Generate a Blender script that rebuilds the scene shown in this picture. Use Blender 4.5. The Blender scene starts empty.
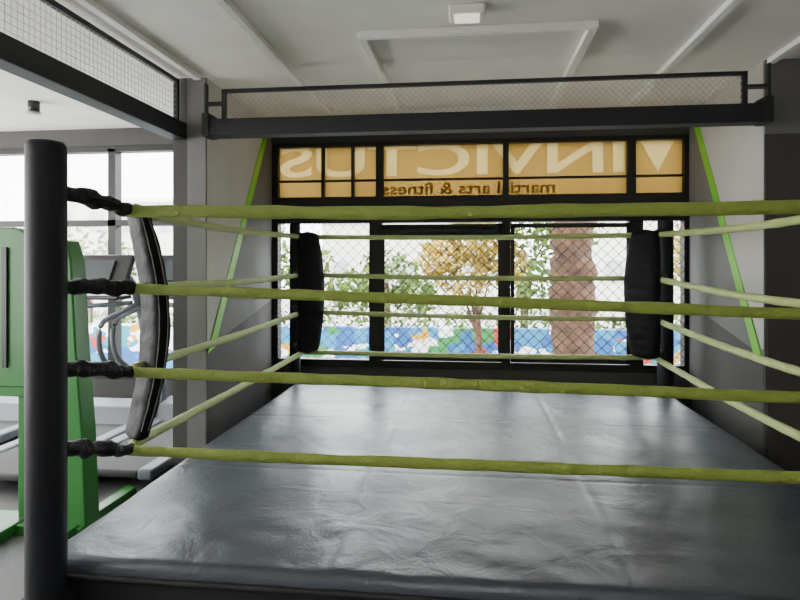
import bpy, bmesh, math, random
from mathutils import Vector, Matrix, noise
random.seed(7)
D = bpy.data
col = bpy.context.scene.collection

# ------------------------------------------------------------------ materials
def mat(name, color, rough=0.6, metal=0.0, bump=0.0, bscale=20.0, var=0.0, vscale=3.0, spec=0.5):
    m = D.materials.new(name); m.use_nodes = True
    nt = m.node_tree; b = nt.nodes['Principled BSDF']
    c = (*color, 1)
    b.inputs['Base Color'].default_value = c
    b.inputs['Roughness'].default_value = rough
    b.inputs['Metallic'].default_value = metal
    b.inputs['Specular IOR Level'].default_value = spec
    tc = nt.nodes.new('ShaderNodeTexCoord')
    if bump:
        n = nt.nodes.new('ShaderNodeTexNoise'); n.inputs['Scale'].default_value = bscale
        n.inputs['Detail'].default_value = 5
        bp = nt.nodes.new('ShaderNodeBump'); bp.inputs['Strength'].default_value = bump
        bp.inputs['Distance'].default_value = 0.02
        nt.links.new(tc.outputs['Object'], n.inputs['Vector'])
        nt.links.new(n.outputs['Fac'], bp.inputs['Height'])
        nt.links.new(bp.outputs['Normal'], b.inputs['Normal'])
    if var:
        n = nt.nodes.new('ShaderNodeTexNoise'); n.inputs['Scale'].default_value = vscale
        n.inputs['Detail'].default_value = 4
        r = nt.nodes.new('ShaderNodeValToRGB')
        r.color_ramp.elements[0].position = 0.3; r.color_ramp.elements[1].position = 0.7
        r.color_ramp.elements[0].color = (*[x*(1-var) for x in color], 1)
        r.color_ramp.elements[1].color = (*[min(1, x*(1+var)) for x in color], 1)
        nt.links.new(tc.outputs['Object'], n.inputs['Vector'])
        nt.links.new(n.outputs['Fac'], r.inputs['Fac'])
        nt.links.new(r.outputs['Color'], b.inputs['Base Color'])
    return m

M_ceil = mat('ceiling_paint', (0.82, 0.80, 0.75), 0.85, bump=0.05, bscale=8, var=0.04)
M_light = mat('wall_light_grey', (0.55, 0.535, 0.50), 0.8, bump=0.08, bscale=30, var=0.06)
M_mid = mat('wall_mid_grey', (0.17, 0.168, 0.165), 0.75, bump=0.08, bscale=30, var=0.06)
M_dark = mat('wall_dark_grey', (0.060, 0.057, 0.055), 0.7, bump=0.08, bscale=30, var=0.08)
M_green = mat('green_paint', (0.18, 0.60, 0.03), 0.45)
M_mgreen = mat('machine_green', (0.03, 0.19, 0.035), 0.35)
M_frame = mat('window_frame_dark', (0.012, 0.011, 0.010), 0.5)
M_steel = mat('black_steel', (0.011, 0.012, 0.015), 0.55)
M_post = mat('post_cover', (0.010, 0.012, 0.017), 0.55, bump=0.1, bscale=12, spec=0.35)
M_pad = mat('black_vinyl_pad', (0.007, 0.007, 0.008), 0.62, bump=0.5, bscale=16, spec=0.18)
M_pipe = mat('white_stitching', (0.30, 0.30, 0.29), 0.5, bump=0.4, bscale=60)
M_wrap = mat('black_rope_wrap', (0.010, 0.010, 0.012), 0.45, bump=0.8, bscale=40, spec=0.4)
M_skirt = mat('ring_skirt', (0.010, 0.010, 0.011), 0.6, bump=0.2, bscale=10)
M_trim = mat('white_profile', (0.88, 0.87, 0.83), 0.5)
M_wire = mat('net_wire', (0.62, 0.55, 0.42), 0.6)
M_fence = mat('fence_wire', (0.03, 0.027, 0.022), 0.6)
M_floor = mat('rubber_floor', (0.15, 0.152, 0.155), 0.6, bump=0.1, bscale=80, var=0.3, vscale=90)
M_black = mat('black_plastic', (0.02, 0.02, 0.022), 0.35)
M_grey = mat('grey_metal', (0.30, 0.31, 0.32), 0.35, metal=0.4)
M_lgrey = mat('grey_plastic', (0.15, 0.165, 0.19), 0.45)
M_belt = mat('treadmill_belt', (0.04, 0.04, 0.04), 0.7)
M_trunk = mat('tree_bark', (0.075, 0.034, 0.016), 0.9, bump=1.0, bscale=9, var=0.6, vscale=6)
M_leafy = mat('leaf_yellow', (0.36, 0.25, 0.025), 0.7, var=0.5, vscale=2)
M_leafg = mat('leaf_green', (0.10, 0.17, 0.02), 0.7, var=0.5, vscale=2)
M_ground = mat('street_asphalt', (0.42, 0.41, 0.39), 0.9, var=0.1)
M_bld = mat('building_pale', (0.66, 0.64, 0.59), 0.9, var=0.05)
M_bldw = mat('building_window_dark', (0.36, 0.37, 0.38), 0.4)
M_screen = mat('console_screen', (0.06, 0.07, 0.08), 0.2)

def rope_mat(name, c):
    m = mat(name, c, 0.5)
    nt = m.node_tree; b = nt.nodes['Principled BSDF']
    tc = nt.nodes.new('ShaderNodeTexCoord')
    n = nt.nodes.new('ShaderNodeTexNoise'); n.inputs['Scale'].default_value = 11
    n.inputs['Detail'].default_value = 6; n.inputs['Roughness'].default_value = 0.65
    bp = nt.nodes.new('ShaderNodeBump'); bp.inputs['Strength'].default_value = 0.9; bp.inputs['Distance'].default_value = 0.03
    nt.links.new(tc.outputs['Object'], n.inputs['Vector'])
    nt.links.new(n.outputs['Fac'], bp.inputs['Height'])
    nt.links.new(bp.outputs['Normal'], b.inputs['Normal'])
    return m
M_rope_shaded = rope_mat('rope_sleeve_green_shaded', (0.28, 0.37, 0.06))  # front ropes: backlit shade put into the sleeve colour
M_rope_lit = rope_mat('rope_sleeve_green_lit', (0.46, 0.56, 0.20))  # same sleeve, colour paled for daylight showing through it

def canvas_mat():
    m = mat('ring_canvas_vinyl', (0.042, 0.048, 0.066), 0.30)
    nt = m.node_tree; b = nt.nodes['Principled BSDF']
    b.inputs['Specular IOR Level'].default_value = 1.0
    b.inputs['Specular Tint'].default_value = (0.88, 0.94, 1.0, 1)
    tc = nt.nodes.new('ShaderNodeTexCoord')
    n1 = nt.nodes.new('ShaderNodeTexNoise'); n1.inputs['Scale'].default_value = 5; n1.inputs['Detail'].default_value = 5
    n1.inputs['Roughness'].default_value = 0.55; n1.inputs['Distortion'].default_value = 1.0
    n2 = nt.nodes.new('ShaderNodeTexNoise'); n2.inputs['Scale'].default_value = 130; n2.inputs['Detail'].default_value = 2
    b1 = nt.nodes.new('ShaderNodeBump'); b1.inputs['Strength'].default_value = 0.38; b1.inputs['Distance'].default_value = 0.02
    b2 = nt.nodes.new('ShaderNodeBump'); b2.inputs['Strength'].default_value = 0.35; b2.inputs['Distance'].default_value = 0.003
    L = nt.links.new
    L(tc.outputs['Object'], n1.inputs['Vector']); L(tc.outputs['Object'], n2.inputs['Vector'])
    L(n1.outputs['Fac'], b1.inputs['Height']); L(n2.outputs['Fac'], b2.inputs['Height'])
    L(b1.outputs['Normal'], b2.inputs['Normal']); L(b2.outputs['Normal'], b.inputs['Normal'])
    n3 = nt.nodes.new('ShaderNodeTexNoise'); n3.inputs['Scale'].default_value = 3; n3.inputs['Detail'].default_value = 6
    mr = nt.nodes.new('ShaderNodeMapRange'); mr.inputs['To Min'].default_value = 0.28; mr.inputs['To Max'].default_value = 0.44
    mr.inputs['From Min'].default_value = 0.3; mr.inputs['From Max'].default_value = 0.7
    L(tc.outputs['Object'], n3.inputs['Vector']); L(n3.outputs['Fac'], mr.inputs['Value']); L(mr.outputs['Result'], b.inputs['Roughness'])
    return m
M_canvas = canvas_mat()

def film_mat(name, c, transp):
    m = D.materials.new(name); m.use_nodes = True; nt = m.node_tree; nt.nodes.clear()
    o = nt.nodes.new('ShaderNodeOutputMaterial'); mx = nt.nodes.new('ShaderNodeMixShader')
    t = nt.nodes.new('ShaderNodeBsdfTranslucent'); tr = nt.nodes.new('ShaderNodeBsdfTransparent')
    t.inputs['Color'].default_value = (*c, 1); tr.inputs['Color'].default_value = (*c, 1)
    mx.inputs['Fac'].default_value = transp
    nt.links.new(t.outputs[0], mx.inputs[1]); nt.links.new(tr.outputs[0], mx.inputs[2]); nt.links.new(mx.outputs[0], o.inputs[0])
    return m
M_film = film_mat('yellow_window_film', (0.34, 0.26, 0.125), 0.12)
M_letter = film_mat('pale_letter_film', (0.45, 0.38, 0.23), 0.12)

def glass_mat():
    m = D.materials.new('window_glass'); m.use_nodes = True; nt = m.node_tree; nt.nodes.clear()
    o = nt.nodes.new('ShaderNodeOutputMaterial'); mx = nt.nodes.new('ShaderNodeMixShader')
    g = nt.nodes.new('ShaderNodeBsdfGlossy'); tr = nt.nodes.new('ShaderNodeBsdfTransparent')
    g.inputs['Roughness'].default_value = 0.05; tr.inputs['Color'].default_value = (0.93, 0.96, 0.97, 1)
    mx.inputs['Fac'].default_value = 0.05
    nt.links.new(tr.outputs[0], mx.inputs[1]); nt.links.new(g.outputs[0], mx.inputs[2]); nt.links.new(mx.outputs[0], o.inputs[0])
    return m
M_glass = glass_mat()

def emis(name, c, s):
    m = D.materials.new(name); m.use_nodes = True; b = m.node_tree.nodes['Principled BSDF']
    b.inputs['Base Color'].default_value = (*c, 1)
    b.inputs['Emission Color'].default_value = (*c, 1); b.inputs['Emission Strength'].default_value = s
    return m
M_lamp = emis('lamp_diffuser', (1, 0.93, 0.8), 1.0)

def mural_mat():
    m = mat('painted_mural', (0.1, 0.3, 0.7), 0.8)
    nt = m.node_tree; b = nt.nodes['Principled BSDF']; L = nt.links.new
    tc = nt.nodes.new('ShaderNodeTexCoord')
    mp = nt.nodes.new('ShaderNodeMapping'); mp.inputs['Scale'].default_value = (1.0, 0.01, 1.3)
    nz = nt.nodes.new('ShaderNodeTexNoise'); nz.inputs['Scale'].default_value = 2.0
    ad = nt.nodes.new('ShaderNodeVectorMath'); ad.operation = 'ADD'
    v = nt.nodes.new('ShaderNodeTexVoronoi'); v.inputs['Scale'].default_value = 2.6
    r = nt.nodes.new('ShaderNodeValToRGB'); cr = r.color_ramp; cr.interpolation = 'CONSTANT'
    cols = [(0.0, (0.01, 0.08, 0.26)), (0.25, (0.02, 0.17, 0.34)), (0.40, (0.75, 0.75, 0.75)), (0.56, (0.01, 0.20, 0.26)),
            (0.66, (0.36, 0.03, 0.01)), (0.73, (0.46, 0.25, 0.01)), (0.80, (0.02, 0.17, 0.04)), (0.88, (0.8, 0.82, 0.85))]
    cr.elements[0].position = 0; cr.elements[0].color = (*cols[0][1], 1)
    cr.elements[1].position = cols[1][0]; cr.elements[1].color = (*cols[1][1], 1)
    for p, c in cols[2:]:
        e = cr.elements.new(p); e.color = (*c, 1)
    sp = nt.nodes.new('ShaderNodeSeparateColor')
    L(tc.outputs['Object'], mp.inputs['Vector']); L(mp.outputs['Vector'], nz.inputs['Vector'])
    L(mp.outputs['Vector'], ad.inputs[0]); L(nz.outputs['Color'], ad.inputs[1]); L(ad.outputs[0], v.inputs['Vector'])
    L(v.outputs['Color'], sp.inputs['Color']); L(sp.outputs[0], r.inputs['Fac']); L(r.outputs['Color'], b.inputs['Base Color'])
    return m
M_mural = mural_mat()

# ------------------------------------------------------------------ builders
def empty(name):
    e = D.objects.new(name, None); col.objects.link(e); e.empty_display_size = 0.1; return e

def finish(name, bm, m, parent=None, smooth=False, mats=None):
    me = D.meshes.new(name); bm.normal_update(); bm.to_mesh(me); bm.free()
    for mm in (mats or [m]): me.materials.append(mm)
    if smooth:
        for p in me.polygons: p.use_smooth = True
    o = D.objects.new(name, me); col.objects.link(o)
    if parent: o.parent = parent
    return o

def add_box(bm, a, b, rot=None, mi=0):
    c = [(a[i]+b[i])/2 for i in range(3)]; s = [abs(b[i]-a[i]) for i in range(3)]
    mtx = Matrix.Translation(c)
    if rot is not None: mtx = mtx @ rot
    mtx = mtx @ Matrix.Diagonal((*s, 1))
    r = bmesh.ops.create_cube(bm, size=1, matrix=mtx)
    for f in {f for v in r['verts'] for f in v.link_faces}: f.material_index = mi

def boxes(name, lst, m, parent=None, bevel=0.0):
    bm = bmesh.new()
    for it in lst: add_box(bm, it[0], it[1], it[2] if len(it) > 2 else None)
    o = finish(name, bm, m, parent)
    if bevel:
        md = o.modifiers.new('b', 'BEVEL'); md.width = bevel; md.segments = 3; md.limit_method = 'ANGLE'
        for p in o.data.polygons: p.use_smooth = True
        o.modifiers.new('w', 'WEIGHTED_NORMAL')
    return o

def resample(pts, step):
    pts = [Vector(p) for p in pts]
    out = []
    for i in range(len(pts)-1):
        p0 = pts[max(i-1, 0)]; p1 = pts[i]; p2 = pts[i+1]; p3 = pts[min(i+2, len(pts)-1)]
        n = max(1, int((p2-p1).length/step))
        for k in range(n):
            t = k/n
            out.append(0.5*((2*p1)+(p2-p0)*t+(2*p0-5*p1+4*p2-p3)*t*t+(3*p1-p0-3*p2+p3)*t**3))
    out.append(pts[-1]); return out

def add_tube(bm, pts, r, segs=12, amp=0.0, nscale=8.0, flat=1.0, step=0.04, smoothpath=True, rfun=None, seed=0.0, mi=0):
    P = resample(pts, step) if smoothpath else [Vector(p) for p in pts]
    rings = []
    for i, p in enumerate(P):
        t = (P[min(i+1, len(P)-1)]-P[max(i-1, 0)]).normalized()
        up = Vector((0, 0, 1)) if abs(t.z) < 0.9 else Vector((0, 1, 0))
        s = t.cross(up).normalized(); u = s.cross(t).normalized()
        rr = r*(rfun(i/(len(P)-1)) if rfun else 1)
        ring = []
        for k in range(segs):
            a = 2*math.pi*k/segs
            d = s*math.cos(a)*flat+u*math.sin(a)
            q = p+d*rr
            if amp: q = p+d*(rr*(1+amp*noise.noise((q+Vector((seed, seed*.7, 0)))*nscale)))
            ring.append(bm.verts.new(q))
        rings.append(ring)
    fs = []
    for a, b in zip(rings[:-1], rings[1:]):
        for k in range(segs):
            fs.append(bm.faces.new((a[k], a[(k+1) % segs], b[(k+1) % segs], b[k])))
    fs.append(bm.faces.new(rings[0][::-1])); fs.append(bm.faces.new(rings[-1]))
    for f in fs: f.material_index = mi

def tubes(name, lst, r, m, parent=None, **kw):
    bm = bmesh.new()
    for p in lst: add_tube(bm, p, r, **kw)
    return finish(name, bm, m, parent, smooth=True)

def prof(name, prof2d, axis, lo, hi, m, parent=None, bevel=0.0):
    bm = bmesh.new(); A = []; B = []
    for (p, q) in prof2d:
        if axis == 'X': A.append(bm.verts.new((lo, p, q))); B.append(bm.verts.new((hi, p, q)))
        else: A.append(bm.verts.new((p, lo, q))); B.append(bm.verts.new((p, hi, q)))
    bm.faces.new(A); bm.faces.new(B[::-1]); n = len(A)
    for i in range(n): bm.faces.new((A[i], B[i], B[(i+1) % n], A[(i+1) % n]))
    bmesh.ops.recalc_face_normals(bm, faces=bm.faces)
    o = finish(name, bm, m, parent)
    if bevel:
        md = o.modifiers.new('b', 'BEVEL'); md.width = bevel; md.segments = 3; md.limit_method = 'ANGLE'
        for p in o.data.polygons: p.use_smooth = True
        o.modifiers.new('w', 'WEIGHTED_NORMAL')
    return o

def net(name, org, U, V, W, H, sp, r, m, parent=None, diag=True):
    org = Vector(org); U = Vector(U); V = Vector(V); bm = bmesh.new()
    def seg(a, b):
        add_tube(bm, [org+U*a[0]+V*a[1], org+U*b[0]+V*b[1]], r, segs=4, smoothpath=False)
    if diag:
        c = -H
        while c < W:
            x0, y0 = c, 0; x1, y1 = c+H, H
            if x0 < 0: y0 = -x0; x0 = 0
            if x1 > W: y1 = H-(x1-W); x1 = W
            if y1 > y0+0.002:
                seg((x0, y0), (x1, y1)); seg((x0, H-y0), (x1, H-y1))
            c += sp
    else:
        x = sp
        while x < W: seg((x, 0), (x, H)); x += sp
        y = sp
        while y < H: seg((0, y), (W, y)); y += sp
    return finish(name, bm, m, parent)

# ------------------------------------------------------------------ room shell
CEIL = 2.95; YW = 5.6
boxes('floor', [((-6.2, -4.2, -0.15), (4.2, 5.8, 0))], M_floor)
boxes('ceiling', [((-6.2, -4.2, CEIL), (4.2, 5.8, CEIL+0.15))], M_ceil)
boxes('wall_rear', [((-6.2, -4.2, 0), (4.2, -4.05, CEIL))], M_light)
boxes('wall_left', [((-6.2, -4.05, 0), (-6.05, 5.75, 0.5)), ((-6.2, -4.05, 2.75), (-6.05, 5.75, CEIL)), ((-6.2, -4.05, 0.5), (-6.05, -1.3, 2.75)),
                    ((-6.2, 1.0, 0.5), (-6.05, 1.4, 2.75)), ((-6.2, 5.3, 0.5), (-6.05, 5.75, 2.75))], M_light)  # openings added in the unseen wall for more daylight
boxes('wall_right', [((3.8, -4.05, 0), (3.95, 4.3, CEIL))], M_light)
w4 = empty('added_side_window')  # out-of-view window row, added to brighten the interior
boxes('frame', [((-6.15, -1.3, z), (-6.09, 5.3, z+.06)) for z in (0.5, 2.69)]+[((-6.15, y, 0.5), (-6.09, y+.06, 2.75)) for y in (-1.3, -.1, 1.4, 2.7, 4.0, 5.24)], M_frame, w4)

def bay_wall(name, xin, xout, y0):
    e = empty(name)
    boxes('pier', [((min(xin, xout), y0, 0), (max(xin, xout), YW+0.15, CEIL))], M_mid, e)
    s = 1 if xin < 0 else -1
    def poly(nm, pts, m, off):
        bm = bmesh.new()
        f = bm.faces.new([bm.verts.new((xin+s*off, p, q)) for p, q in pts])
        r = bmesh.ops.extrude_face_region(bm, geom=[f])
        bmesh.ops.translate(bm, vec=(-s*(off-0.0005), 0, 0), verts=[v for v in r['geom'] if isinstance(v, bmesh.types.BMVert)])
        bmesh.ops.recalc_face_normals(bm, faces=bm.faces)
        finish(nm, bm, m, e)
    poly('light_paint', [(y0, 1.03), (y0+0.03, 1.03), (5.50, CEIL-0.001), (y0, CEIL-0.001)], M_light, 0.003)
    poly('dark_dado', [(y0, 0), (YW-0.01, 0), (YW-0.01, 1.25), (y0, 0.98)], M_dark, 0.003)
    w = 0.13
    poly('green_stripe', [(y0, 0.95), (y0+w, 0.98), (5.57, CEIL-0.001), (5.46, CEIL-0.001)], M_green, 0.008)
    return e
bl = bay_wall('wall_bay_left', -1.9, -2.15, 4.17)
boxes('column_face', [((-2.15, 4.15, 0), (-2.04, 4.17, CEIL))], M_dark, bl)
boxes('column_face_light', [((-2.04, 4.15, 0), (-1.9, 4.17, CEIL))], M_mid, bl)
br = bay_wall('wall_bay_right', 1.94, 4.0, 4.24)
boxes('column_face', [((1.94, 4.22, 0), (3.8, 4.24, 2.46))], M_dark, br)
boxes('column_panel', [((1.95, 4.212, 0), (3.79, 4.22, 1.3))], M_dark, br)
boxes('column_head', [((1.94, 4.22, 2.46), (3.8, 4.24, CEIL))], M_mid, br)

SILL = 0.62
boxes('wall_front', [((-1.9, YW, 0), (1.94, YW+0.15, SILL)), ((-1.9, YW, 2.76), (1.94, YW+0.15, CEIL)),
                    ((-6.05, YW, 0), (-2.15, YW+0.15, 0.45)), ((-6.05, YW, 2.78), (-2.15, YW+0.15, CEIL))], M_dark)
w1 = empty('window_1')
fr = [((-1.9, YW+0.01, 1.99), (1.94, YW+0.13, 2.24)), ((-1.9, YW+0.01, SILL), (1.94, YW+0.12, SILL+0.07)),
      ((-1.9, YW+0.01, 2.72), (1.94, YW+0.12, 2.76)), ((-1.9, YW+0.02, 2.385), (1.94, YW+0.06, 2.405))]
for x, w in ((-1.87, .06), (-0.89, .12), (0.33, .08), (1.49, .12), (1.92, .04)):
    fr.append(((x-w/2, YW+0.01, SILL+0.07), (x+w/2, YW+0.12, 1.99)))
for x, w in ((-1.87, .06), (-1.40, .025), (-1.11, .025), (-0.85, .07), (0.33, .05), (1.45, .07), (1.92, .04)):
    fr.append(((x-w/2, YW+0.01, 2.24), (x+w/2, YW+0.12, 2.72)))
boxes('frame', fr, M_frame, w1)
boxes('glass', [((-1.86, YW+0.085, SILL+0.06), (1.91, YW+0.089, 2.0)), ((-1.86, YW+0.10, 2.22), (1.91, YW+0.104, 2.74))], M_glass, w1)
sash = []
for a, b in ((-0.83, 0.29), (0.37, 1.43)):
    z0, z1 = SILL+0.08, 1.97
    sash += [((a, YW-0.03, z0), (a+.035, YW+0.0, z1)), ((b-.035, YW-0.03, z0), (b, YW+0.0, z1)),
             ((a, YW-0.03, z0), (b, YW+0.0, z0+.04)), ((a, YW-0.03, z1-.04), (b, YW+0.0, z1))]
boxes('mesh_frame', sash, M_frame, w1)
net('mesh_wire_left', (-0.80, YW-0.015, SILL+0.1), (1, 0, 0), (0, 0, 1), 1.06, 1.24, 0.10, 0.0036, M_fence, w1)
net('mesh_wire_right', (0.40, YW-0.015, SILL+0.1), (1, 0, 0), (0, 0, 1), 1.0, 1.24, 0.10, 0.0036, M_fence, w1)
net('mesh_wire_side', (1.55, YW-0.0, SILL+0.08), (1, 0, 0), (0, 0, 1), 0.36, 1.30, 0.10, 0.0032, M_fence, w1)
net('mesh_wire_end', (-1.85, YW-0.0, SILL+0.08), (1, 0, 0), (0, 0, 1), 0.90, 1.30, 0.10, 0.0028, M_fence, w1)
tubes('rolled_blind', [[(-0.79, YW-0.06, 1.90), (0.26, YW-0.06, 1.90)]], 0.045, M_steel, w1, segs=16)

def text_mesh(name, s, xr, xl, z0, h, y, bold=0.0):
    cu = D.curves.new(name, 'FONT'); cu.body = s; cu.size = 1; cu.extrude = 0.5; cu.offset = bold
    o = D.objects.new(name, cu); col.objects.link(o)
    bpy.context.view_layer.update()
    dg = bpy.context.evaluated_depsgraph_get()
    me = D.meshes.new_from_object(o.evaluated_get(dg)); D.objects.remove(o)
    xs = [v.co.x for v in me.vertices]; ys = [v.co.y for v in me.vertices]
    x0, x1, y0, y1 = min(xs), max(xs), min(ys), max(ys)
    for v in me.vertices:
        a = (v.co.x-x0)/(x1-x0); b = (v.co.y-y0)/(y1-y0); t = v.co.z
        v.co = (xr+(xl-xr)*a, y+t*0.006, z0+h*b)
    bm = bmesh.new(); bm.from_mesh(me); bmesh.ops.remove_doubles(bm, verts=bm.verts, dist=0.0002)
    bmesh.ops.recalc_face_normals(bm, faces=bm.faces); bm.to_mesh(me); bm.free()
    me.materials.clear(); me.materials.append(M_letter)
    o = D.objects.new(name, me); col.objects.link(o); o.parent = w1
    return o
yt = YW+0.071
t1 = text_mesh('sign_letters_name', 'INVICTUS', 1.40, -1.84, 2.435, 0.31, yt, 0.02)
t2 = text_mesh('sign_letters_line', 'martial arts & fitness', 0.78, -0.83, 2.26, 0.11, yt, 0.012)
t3 = prof('sign_mark', [(1.53, 2.725), (1.84, 2.725), (1.69, 2.43)], 'Y', yt-.003, yt+.003, M_letter, w1)
def film_sheet(nm, a, b, cutter):
    f = boxes(nm, [(a, b)], M_film, w1)
    md = f.modifiers.new('cut', 'BOOLEAN'); md.operation = 'DIFFERENCE'; md.object = cutter; md.solver = 'EXACT'
    bpy.context.view_layer.update()
    dg = bpy.context.evaluated_depsgraph_get()
    me = D.meshes.new_from_object(f.evaluated_get(dg)); f.modifiers.clear()
    ar = sum(p.area for p in me.polygons); a0 = 2*(b[0]-a[0])*(b[2]-a[2])
    if 0.3 < ar/a0 < 1.05: f.data = me
film_sheet('sign_film_upper', (-1.85, YW+0.070, 2.395), (1.46, YW+0.072, 2.75), t1)
film_sheet('sign_film_lower', (-1.85, YW+0.070, 2.24), (1.46, YW+0.072, 2.395), t2)
film_sheet('sign_film_end', (1.46, YW+0.070, 2.24), (1.91, YW+0.072, 2.75), t3)

w2 = empty('window_2')
fr = [((-6.05, YW+0.01, 2.72), (-2.15, YW+0.12, 2.78)), ((-6.05, YW+0.01, 1.98), (-2.15, YW+0.12, 2.04)),
      ((-6.05, YW+0.01, 0.45), (-2.15, YW+0.12, 0.52))]
for x in (-6.0, -5.2, -4.35, -3.55, -2.66, -2.19):
    fr.append(((x-.04, YW+0.01, 0.45), (x+.04, YW+0.12, 2.75)))
boxes('frame', fr, M_frame, w2)
boxes('glass', [((-6.0, YW+0.08, 0.5), (-2.2, YW+0.084, 2.74))], M_glass, w2)

# ------------------------------------------------------------------ overhead steel and nets
o1 = empty('overhead_net_panel')
boxes('beam', [((-1.85, 4.03, 2.50), (1.87, 4.15, 2.62))], M_steel, o1, 0.006)
xl, xr_ = -1.75, 1.77
boxes('rails', [((xl, 4.08, 2.815), (xr_, 4.11, 2.84)), ((xl, 4.08, 2.62), (xl+.03, 4.11, 2.84)), ((xr_-.03, 4.08, 2.62), (xr_, 4.11, 2.84)),
                ((xl-.12, 4.07, 2.73), (xl, 4.12, 2.75)), ((-1.87, 4.02, 2.5), (-1.82, 4.17, 2.66)), ((1.85, 4.02, 2.5), (1.90, 4.17, 2.66)),
                ((xr_, 4.07, 2.73), (xr_+.13, 4.12, 2.75)), ((-1.87, 4.06, 2.6), (-1.855, 4.10, 2.88)), ((1.885, 4.06, 2.6), (1.90, 4.10, 2.88))], M_steel, o1)
net('net', (xl+.03, 4.095, 2.625), (1, 0, 0), (0, 0, 1), xr_-xl-.06, 0.19, 0.042, 0.0018, M_wire, o1)
o2 = empty('overhead_net_panel.001')
boxes('beam', [((-2.16, -3.9, 2.50), (-2.04, 4.14, 2.62))], M_steel, o2, 0.006)
boxes('rails', [((-2.11, -3.9, 2.90), (-2.08, 4.1, 2.93)), ((-2.11, 4.08, 2.6), (-2.08, 4.11, 2.93)), ((-2.11, 1.4, 2.6), (-2.08, 1.43, 2.93))], M_steel, o2)
net('net', (-2.095, 1.43, 2.625), (0, 1, 0), (0, 0, 1), 2.65, 0.28, 0.038, 0.0018, M_wire, o2, diag=False)

def trim(n, a, b): boxes('trim_%d' % n, [(a, b)], M_trim, None, 0.004)
trim(1, (-1.27, 0.5, 2.915), (-1.22, 5.55, 2.95))
trim(2, (1.305, 0.5, 2.915), (1.355, 5.55, 2.95))
trim(3, (1.94, 0.5, 2.915), (1.99, 4.2, 2.95))
trim(4, (-1.96, 0.5, 2.915), (-1.91, 4.1, 2.95))
cl = empty('ceiling_light')
boxes('profile', [((-0.65, 3.42, 2.91), (0.71, 3.47, 2.95)), ((-0.65, 3.46, 2.91), (-0.60, 5.16, 2.95)),
                  ((0.66, 3.46, 2.91), (0.71, 5.16, 2.95)), ((-0.65, 5.16, 2.91), (0.71, 5.21, 2.95))], M_trim, cl, 0.004)
boxes('diffuser', [((-0.64, 3.43, 2.905), (0.70, 3.455, 2.911))], M_trim, cl)
em = empty('emergency_light')
boxes('housing', [((-0.11, 3.12, 2.89), (0.08, 3.24, 2.95))], M_trim, em, 0.012)
boxes('lens', [((-0.08, 3.115, 2.882), (0.05, 3.22, 2.892))], M_lamp, em, 0.004)
sp = empty('ceiling_spotlight')
tubes('can', [[(-3.6, 4.6, 2.95), (-3.6, 4.6, 2.86)]], 0.045, M_black, sp, segs=20, smoothpath=False)
tubes('bezel', [[(-3.6, 4.6, 2.86), (-3.6, 4.6, 2.85)]], 0.055, M_grey, sp, segs=20, smoothpath=False)

# ------------------------------------------------------------------ boxing ring
ring = empty('boxing_ring')
XL, XR, YF, YB, ZC = -1.575, 1.65, 2.02, 5.28, 0.53
bm = bmesh.new(); NX, NY = 240, 240; g = []
for j in range(NY+1):
    row = []
    for i in range(NX+1):
        u = i/NX; v = j/NY
        x = XL+(XR-XL)*u; y = YF+(YB-YF)*v
        e = min(x-XL, XR-x, y-YF, YB-y)
        z = ZC
        z += 0.005*noise.noise(Vector((x*1.8, y*2.2, 0)))
        z += 0.002*noise.noise(Vector((x*7+3*noise.noise(Vector((x, y, 4))), y*5, 2)))
        front = max(0, 1-(y-YF)/0.8)
        z += 0.007*front*noise.noise(Vector((x*5+y*3, y*6, 9)))
        for s in (-0.5, 0.55):
            z -= 0.003*math.exp(-((x-s-0.01*noise.noise(Vector((y*2, s, 0))))/0.014)**2)
        for s in (3.05, 4.1):
            z -= 0.003*math.exp(-((y-s-0.01*noise.noise(Vector((x*2, s, 0))))/0.015)**2)
        if e < 0.04: z -= 0.04*(1-math.sqrt(max(0, 1-(1-e/0.04)**2)))
        row.append(bm.verts.new((x, y, z)))
    g.append(row)
for j in range(NY):
    for i in range(NX): bm.faces.new((g[j][i], g[j][i+1], g[j+1][i+1], g[j+1][i]))
bd = [e for e in bm.edges if e.is_boundary]
r = bmesh.ops.extrude_edge_only(bm, edges=bd)
for v in [v for v in r['geom'] if isinstance(v, bmesh.types.BMVert)]: v.co.z = 0.465+0.004*noise.noise(v.co*9)
finish('canvas', bm, M_canvas, ring, smooth=True)
boxes('skirt', [((XL+.012, YF+.012, 0.0), (XR-.012, YB-.012, 0.475))], M_skirt, ring)
tubes('edge_strap', [[(XL-.004, YF-.004, 0.47), (XR+.004, YF-.004, 0.47)], [(XL-.004, YF-.004, 0.47), (XL-.004, YB, 0.47)],
                     [(XR+.004, YF-.004, 0.47), (XR+.004, YB, 0.47)]], 0.012, M_skirt, ring, segs=8, amp=0.2)

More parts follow.
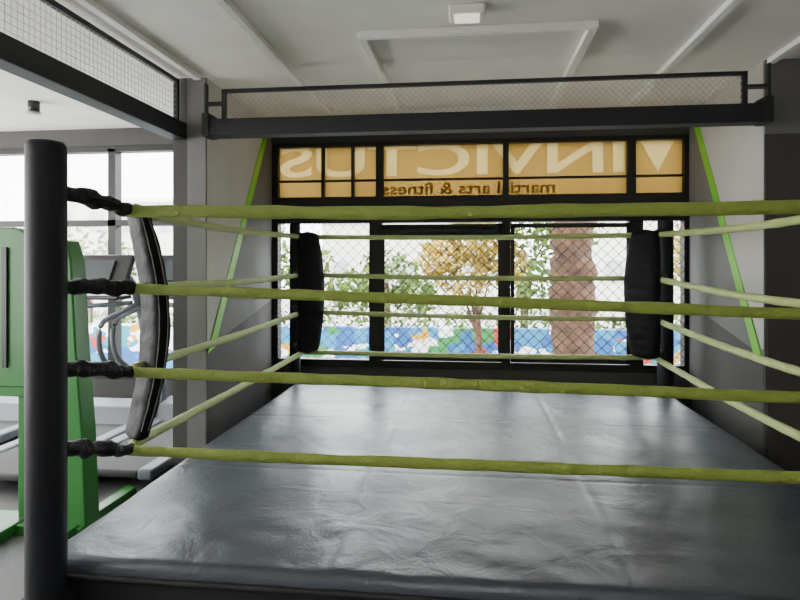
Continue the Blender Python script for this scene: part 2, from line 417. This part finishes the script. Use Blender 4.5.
FL = Vector((-1.475, 1.945, 0)); FR = Vector((1.57, 1.945, 0)); BL = Vector((-1.595, 5.36, 0)); BR = Vector((1.66, 5.36, 0))
def post(nm, c, r, h):
    bm = bmesh.new()
    pr = [(0, 0.02), (r*.98, 0.02), (r, 0.05), (r, h-.04), (r*.97, h-.015), (r*.85, h-.003), (0.0001, h)]
    n = 40; rings = []
    for rr, z in pr:
        rings.append([bm.verts.new((c.x+rr*math.cos(2*math.pi*k/n), c.y+rr*math.sin(2*math.pi*k/n), z)) for k in range(n)])
    for a, b in zip(rings[:-1], rings[1:]):
        for k in range(n): bm.faces.new((a[k], a[(k+1) % n], b[(k+1) % n], b[k]))
    finish(nm, bm, M_post, ring, smooth=True)
    q = r+0.006
    boxes(nm+'_base', [((c.x-q-.03, c.y-q-.03, 0), (c.x+q+.03, c.y+q, 0.02)), ((c.x-q, c.y-q, 0.02), (c.x+q, c.y+q, 0.44))], M_steel, ring, 0.006)
post('post_front_left', FL, 0.066, 2.03); post('post_front_right', FR, 0.066, 2.03)
post('post_back_left', BL, 0.05, 1.98); post('post_back_right', BR, 0.066, 1.98)

E = 1.6
cFL = (-1.41, 2.30); cFR = (1.47, 2.30); cBL = (-1.40, 4.95); cBR = (1.45, 4.95)
zFL = [.216, -.10, -.44, -.759]; zFM = [.197, -.134, -.456, -.765]; zFR = [.204, -.178, -.478, -.765]
zBL = [.228, -.093, -.405, -.745]; zBR = [.23, -.115, -.44, -.74]
zPF = [.225, -.082, -.378, -.665]
rr = 0.0215
bmF = bmesh.new(); bmS = bmesh.new()
for i in range(4):
    def P(c, z): return (c[0], c[1], E+z)
    add_tube(bmF, [P(cFL, zFL[i]), (-0.7, 2.30, E+(zFL[i]*.5+zFM[i]*.5)-.003), (-.25, 2.30, E+zFM[i]), (0.5, 2.30, E+(zFM[i]+zFR[i])/2), P((1.15, 2.3), zFR[i]), P(cFR, zFR[i]+.01)],
             rr*(1.2 if i == 0 else 1), segs=14, amp=0.18, nscale=8, flat=0.7, step=0.02, seed=i*3.1)
    add_tube(bmS, [P(cBL, zBL[i]), (0, 4.96, E+(zBL[i]+zBR[i])/2-.012), P(cBR, zBR[i])], rr*.95, segs=10, amp=0.14, nscale=9, step=0.03, seed=i)
    add_tube(bmS, [P((-1.41, 2.38), zFL[i]), (-1.42, 3.6, E+(zFL[i]+zBL[i])/2-.015), P(cBL, zBL[i])], rr*.95, segs=12, amp=0.14, nscale=9, step=0.03, seed=i+20)
    add_tube(bmS, [P((1.47, 2.38), zFR[i]-.0), (1.46, 3.5, E+zFR[i]*.6+zBR[i]*.4-.018), P(cBR, zBR[i])], rr*1.0, segs=12, amp=0.14, nscale=9, step=0.03, seed=i+40)
finish('ropes_front', bmF, M_rope_shaded, ring, smooth=True)
finish('ropes_sides', bmS, M_rope_lit, ring, smooth=True)

bmW = bmesh.new()
for (pc, rc, zs, r0) in ((FL, cFL, zFL, .066), (FR, cFR, zFR, .066), (BL, cBL, zBL, .05), (BR, cBR, zBR, .05)):
    d = (Vector((rc[0], rc[1], 0))-pc).normalized()
    s = pc+d*(r0*0.9)
    for i, z in enumerate(zs):
        zz = E+z
        zp = E+(zPF[i] if pc.y < 3 else z)
        end = Vector((rc[0], rc[1], zz))+Vector(((0.04 if rc[0] < 0 else -0.04), 0, 0))*(1 if rc[1] < 3 else 0)
        lift = 0.03 if i == 0 else 0.0
        add_tube(bmW, [(s.x, s.y, zp+lift), ((s.x+end.x)/2, (s.y+end.y)/2, (zp+zz)/2+lift*.6+0.004), (end.x, end.y, zz)],
                 0.026, segs=16, amp=0.55, nscale=22, step=0.008, rfun=lambda t: 0.9+0.3*math.sin(t*math.pi), seed=i*5.5+pc.x)
finish('rope_wraps', bmW, M_wrap, ring, smooth=True)

def pad(nm, cx, cy, ztop, zbot, w, th, bow):
    c = Vector((0.03, 3.65, 0)); n = (c-Vector((cx, cy, 0))); n = Vector((math.copysign(1, n.x), math.copysign(1, n.y), 0)).normalized()
    wd = Vector((-n.y, n.x, 0)); bm = bmesh.new(); N = 90; S = 32; rings = []
    front = cy < 3
    edgeA, edgeB = [], []
    for i in range(N+1):
        t = i/N; z = ztop+(zbot-ztop)*t
        env = math.sin(math.pi*min(1, max(0, t)))**0.5
        b = bow*math.sin(math.pi*t)
        cen = Vector((cx, cy, z))+n*b
        ridge = 1+0.05*abs(math.sin(t*math.pi*13))+0.08*noise.noise(Vector((cx, cy, z*11)))
        end = min(1, min(t, 1-t)/0.02); end = math.sqrt(max(0.02, end))
        W = w*(0.62+0.38*env)*0.5*end; T = th*(0.7+0.3*env)*0.5*ridge*end
        ring_ = []
        for k in range(S):
            a = 2*math.pi*k/S; ca, sa = math.cos(a), math.sin(a)
            px = math.copysign(abs(ca)**0.55, ca)*W; py = math.copysign(abs(sa)**0.7, sa)*T
            q = cen+wd*px+n*py
            q += n*0.005*noise.noise(q*14)+wd*0.004*noise.noise(q*17)
            ring_.append(bm.verts.new(q))
        rings.append(ring_)
        if 2 < i < N-2:
            sg = -1 if (wd.y > 0) else 1
            edgeA.append(cen+wd*sg*(W*1.0)+n*T*.35); edgeB.append(cen+wd*sg*(W*1.0)-n*T*.45)
    for a, b in zip(rings[:-1], rings[1:]):
        for k in range(S): bm.faces.new((a[k], a[(k+1) % S], b[(k+1) % S], b[k]))
    bm.faces.new(rings[0]); bm.faces.new(rings[-1])
    bmesh.ops.recalc_face_normals(bm, faces=bm.faces)
    finish(nm, bm, M_pad, ring, smooth=True)
    if front:
        bm = bmesh.new()
        for E_ in (edgeA, edgeB):
            for k in range(0, len(E_)-3, 1):
                add_tube(bm, E_[k:k+2], 0.0022, segs=6, smoothpath=False)
        finish(nm+'_stitching', bm, M_pipe, ring, smooth=True)
pad('corner_pad_front_left', -1.435, 2.44, 1.86, 0.84, 0.24, 0.085, 0.085)
pad('corner_pad_front_right', 1.45, 2.44, 1.86, 0.84, 0.24, 0.085, 0.085)
pad('corner_pad_back_left', -1.34, 4.87, 1.87, 0.86, 0.24, 0.11, 0.05)
pad('corner_pad_back_right', 1.36, 4.87, 1.87, 0.86, 0.29, 0.11, 0.05)

# ------------------------------------------------------------------ weight machine
wm = empty('weight_machine')
def rounded_top(x0, x1, z0, z1, r):
    pts = [(x0, z0), (x1, z0)]
    for k in range(7):
        a = k/6*math.pi/2; pts.append((x1-r+r*math.cos(a), z1-r+r*math.sin(a)))
    for k in range(7):
        a = math.pi/2+k/6*math.pi/2; pts.append((x0+r+r*math.cos(a), z1-r+r*math.sin(a)))
    return pts
prof('side_shroud', [(-2.40, 0.02), (-2.235, 0.02), (-2.26, 0.6), (-2.30, 1.1), (-2.33, 1.62), (-2.37, 1.74), (-2.42, 1.74)], 'Y', 3.28, 3.42, M_mgreen, wm, 0.012)
prof('tower_shroud', rounded_top(-3.05, -2.62, 0.86, 1.82, 0.10), 'Y', 3.30, 3.48, M_mgreen, wm, 0.012)
boxes('tower_slot', [((-2.93, 3.285, 0.98), (-2.88, 3.30, 1.70)), ((-2.78, 3.285, 0.98), (-2.75, 3.30, 1.70))], M_black, wm)
boxes('frame_tubes', [((-2.72, 3.34, 0.05), (-2.66, 3.42, 0.9)), ((-3.04, 3.34, 0.05), (-2.98, 3.42, 0.9)),
                      ((-3.05, 3.25, 0.0), (-2.25, 3.45, 0.06)), ((-3.05, 3.32, 0.80), (-2.62, 3.44, 0.87)),
                      ((-2.62, 3.33, 1.50), (-2.34, 3.41, 1.57)), ((-2.75, 2.95, 0.0), (-2.66, 3.9, 0.07)), ((-2.36, 3.0, 0.0), (-2.28, 3.9, 0.07)),
                      ((-3.0, 3.0, 0.24), (-2.66, 3.1, 0.31)), ((-2.74, 3.05, 0.05), (-2.68, 3.11, 0.28)), ((-3.0, 3.05, 0.0), (-2.94, 3.11, 0.28))], M_mgreen, wm, 0.008)
tubes('guide_rods', [[(-2.60, 3.38, 0.05), (-2.60, 3.38, 1.52)], [(-2.55, 3.38, 0.05), (-2.55, 3.38, 1.52)]], 0.011, M_grey, wm, segs=10)
tubes('cable', [[(-2.50, 3.36, 1.5), (-2.50, 3.3, 0.4)]], 0.005, M_black, wm, segs=8)
bm = bmesh.new()
for z in (1.44, 0.42):
    bmesh.ops.create_cone(bm, cap_ends=True, segments=28, radius1=.06, radius2=.06, depth=.03, matrix=Matrix.Translation((-2.50, 3.36, z)) @ Matrix.Rotation(math.pi/2, 4, 'X'))
finish('pulleys', bm, M_black, wm)

# ------------------------------------------------------------------ treadmills
def treadmill(nm, x, y):
    e = empty(nm)
    boxes('deck', [((x-.36, y-.85, 0.10), (x-.25, y+.75, 0.18)), ((x+.25, y-.85, 0.10), (x+.36, y+.75, 0.18))], M_lgrey, e, 0.02)
    boxes('belt', [((x-.25, y-.84, 0.11), (x+.25, y+.6, 0.165))], M_belt, e, 0.02)
    boxes('feet', [((x-.33, y-.8, 0), (x-.27, y-.7, 0.11)), ((x+.27, y-.8, 0), (x+.33, y-.7, 0.11)), ((x-.33, y+.6, 0), (x-.27, y+.7, 0.11)), ((x+.27, y+.6, 0), (x+.33, y+.7, 0.11))], M_black, e)
    prof('motor_hood', [(y+.42, 0.12), (y+.82, 0.12), (y+.84, 0.25), (y+.72, 0.34), (y+.52, 0.30)], 'X', x-.34, x+.34, M_lgrey, e, 0.03)
    tubes('uprights', [[(x-.36, y+.68, 0.12), (x-.37, y+.60, 0.75), (x-.36, y+.42, 1.32), (x-.30, y+.40, 1.48)],
                       [(x+.36, y+.68, 0.12), (x+.37, y+.60, 0.75), (x+.36, y+.42, 1.32), (x+.30, y+.40, 1.48)]], 0.035, M_lgrey, e, segs=12)
    tubes('handrails', [[(x-.36, y+.46, 1.25), (x-.37, y+.2, 1.20), (x-.37, y-.12, 1.10), (x-.37, y-.05, .80), (x-.36, y+.5, .55)],
                        [(x+.36, y+.46, 1.25), (x+.37, y+.2, 1.20), (x+.37, y-.12, 1.10), (x+.37, y-.05, .80), (x+.36, y+.5, .55)],
                        [(x-.36, y+.36, 1.26), (x, y+.22, 1.24), (x+.36, y+.36, 1.26)]], 0.022, M_lgrey, e, segs=10)
    R = Matrix.Rotation(math.radians(-28), 4, 'X')
    boxes('console', [((x-.33, y+.36, 1.36), (x+.33, y+.42, 1.70), R)], M_black, e, 0.03)
    boxes('screen', [((x-.18, y+.335, 1.44), (x+.18, y+.365, 1.64), R)], M_screen, e, 0.004)
    boxes('tray', [((x-.32, y+.2, 1.29), (x+.32, y+.42, 1.33))], M_black, e, 0.015)
    return e
treadmill('treadmill', -3.30, 4.60)
treadmill('treadmill.001', -4.25, 4.60)
treadmill('treadmill.002', -2.54, 4.76)

# ------------------------------------------------------------------ outside
GZ = -1.3
boxes('street_ground', [((-40, 5.9, GZ-.2), (40, 60, GZ))], M_ground)
boxes('mural_wall', [((-14, 11.0, GZ), (14, 11.2, 0.42))], M_mural)
def building(nm, x0, x1, y, h):
    e = empty(nm)
    boxes('body', [((x0, y, GZ), (x1, y+6, h))], M_bld, e)
    L = []
    z = 0.5
    while z < h-1.5:
        x = x0+.8
        while x < x1-1.2:
            L.append(((x, y-.03, z), (x+1.0, y+.02, z+1.3))); x += 2.2
        z += 3
    boxes('windows', L, M_bldw, e)
    boxes('ledges', [((x0-.15, y-.15, h-.2), (x1+.15, y, h))], M_trim, e)
building('apartment_building', -26, -15, 34, 5.5)
building('apartment_building.001', -10, 2, 40, 4.5)
building('apartment_building.002', 7, 18, 36, 5.0)

def leaves(bm, c, rad, n, size, mi=0):
    for _ in range(n):
        while True:
            v = Vector((random.uniform(-1, 1), random.uniform(-1, 1), random.uniform(-1, 1)))
            if 0.25 < v.length < 1: break
        p = Vector(c)+Vector((v.x*rad[0], v.y*rad[1], v.z*rad[2]))
        R = Matrix.Rotation(random.uniform(0, 6.28), 3, Vector((random.uniform(-1, 1), random.uniform(-1, 1), random.uniform(-1, 1))).normalized())
        s = size*random.uniform(.6, 1.3)
        q = [R @ Vector(t)*s+p for t in ((-.5, 0, 0), (0, -.28, .04), (.5, 0, 0), (0, .28, .04))]
        f = bm.faces.new([bm.verts.new(t) for t in q]); f.material_index = mi
def tree(nm, x, y, h, tr, blobs, m, n=500, size=.16):
    e = empty(nm)
    bm = bmesh.new()
    add_tube(bm, [(x, y, GZ), (x+.05, y, GZ+h*.5), (x, y, GZ+h)], tr, segs=12, amp=.3, nscale=4, step=.1, rfun=lambda t: 1.1-.45*t)
    for b in blobs:
        add_tube(bm, [(x, y, GZ+h*.75), ((x+b[0])/2, (y+b[1])/2, (GZ+h*.9+b[2])/2), (b[0], b[1], b[2])], tr*.35, segs=6, step=.15, rfun=lambda t: 1-.7*t)
    finish('trunk', bm, M_trunk, e, smooth=True)
    bm = bmesh.new()
    for b in blobs: leaves(bm, b[:3], (b[3], b[3], b[3]*.8), n, size)
    finish('foliage', bm, m, e)
tree('street_tree', 0.1, 9.6, 2.4, .07, [(-0.1, 9.6, 1.45, .55), (.45, 9.7, 1.6, .5), (-.45, 9.5, 1.7, .4), (.1, 9.6, 2.0, .5)], M_leafy, 420, .13)
tree('street_tree.001', 1.1, 13, 3.2, .1, [(1.0, 13, 1.9, .9), (2.0, 13, 2.4, .8), (.2, 13, 2.6, .7), (1.5, 13, 1.2, .7)], M_leafg, 450, .18)
tree('street_tree.002', -4.6, 13.5, 3.0, .1, [(-4.6, 13.5, 1.9, .9), (-5.4, 13.4, 1.4, .8), (-3.8, 13.4, 1.5, .8)], M_leafg, 330, .18)
tree('street_tree.003', 5.2, 14, 3.2, .1, [(5.2, 14, 2.0, 1.0), (6.1, 14, 1.5, .9), (4.4, 14, 1.6, .8)], M_leafy, 330, .18)
tree('street_tree.004', -1.9, 13.5, 2.6, .1, [(-1.9, 13.5, 1.3, .8), (-2.6, 13.4, 1.0, .6), (-1.2, 13.4, .9, .6)], M_leafg, 400, .18)
tree('street_tree.005', -9.5, 14, 3.2, .1, [(-9.5, 14, 1.8, 1.0), (-8.6, 14, 1.4, .9), (-10.4, 14, 1.5, .8)], M_leafg, 330, .18)
pt = empty('palm_tree')
PX = 1.52
tubes('trunk', [[(PX, 9.0, GZ), (PX-.03, 9.0, 1.2), (PX, 9.0, 3.6)]], 0.30, M_trunk, pt, segs=24, amp=.4, nscale=6, step=.06)
bm = bmesh.new()
for k in range(16):
    a = k/16*6.283; L = 2.2
    pts = [(PX, 9, 3.5)]
    for s in range(1, 9):
        t = s/8; pts.append((PX+math.cos(a)*L*t, 9+math.sin(a)*L*t, 3.5+.9*t-1.5*t*t))
    add_tube(bm, pts, .02, segs=5, step=.2)
    for s in range(2, 9):
        p = Vector(pts[s]); d = Vector((math.cos(a), math.sin(a), -.4)); sd = Vector((-math.sin(a), math.cos(a), 0))
        for sg in (-1, 1):
            for o in (0, .12):
                q = p+d*o; bm.faces.new([bm.verts.new(t) for t in (q, q+d*.07, q+sd*sg*.45+d*.3+Vector((0, 0, -.15)))])
finish('fronds', bm, M_leafg, pt)
hd = empty('hedge_row')
bm = bmesh.new()
for x in range(-13, 14):
    leaves(bm, (x+.3*math.sin(x*3), 12.0, 0.42+.15*math.sin(x*1.7)), (.6, .4, .35), 170, .14)
finish('foliage', bm, M_leafg, hd)

# ------------------------------------------------------------------ lights
w = D.worlds.new('sky'); bpy.context.scene.world = w; w.use_nodes = True
bg = w.node_tree.nodes['Background']; bg.inputs[0].default_value = (1.0, 0.99, 0.975, 1); bg.inputs[1].default_value = 14.0

def fill_lamp(nm, x, y, sx, sy, p):  # unseen ceiling fixture with area light, added to lift interior brightness
    e = empty(nm)
    boxes('housing', [((x-sx/2-.03, y-sy/2-.03, 2.90), (x+sx/2+.03, y+sy/2+.03, 2.95))], M_trim, e, .006)
    l = D.lights.new('fill_area', 'AREA'); l.shape = 'RECTANGLE'; l.size = sx; l.size_y = sy; l.energy = p; l.color = (1, .95, .88)
    o = D.objects.new('fill_area', l); col.objects.link(o); o.location = (x, y, 2.89); o.parent = e
fill_lamp('added_fill_light', 0.0, -1.2, 1.2, 0.3, 30)
fill_lamp('added_fill_light.001', -3.8, -0.5, 1.2, 0.3, 30)
fill_lamp('added_fill_light.002', -4.2, 2.2, 1.2, 0.3, 20)

# ------------------------------------------------------------------ camera
cam = D.cameras.new('camera'); co = D.objects.new('camera', cam); col.objects.link(co)
cam.lens = 27; cam.sensor_width = 36; cam.shift_y = -0.045; cam.clip_start = 0.05
co.location = (0, 0, 1.6); co.rotation_euler = (math.radians(90), 0, math.radians(6.65))
bpy.context.scene.camera = co
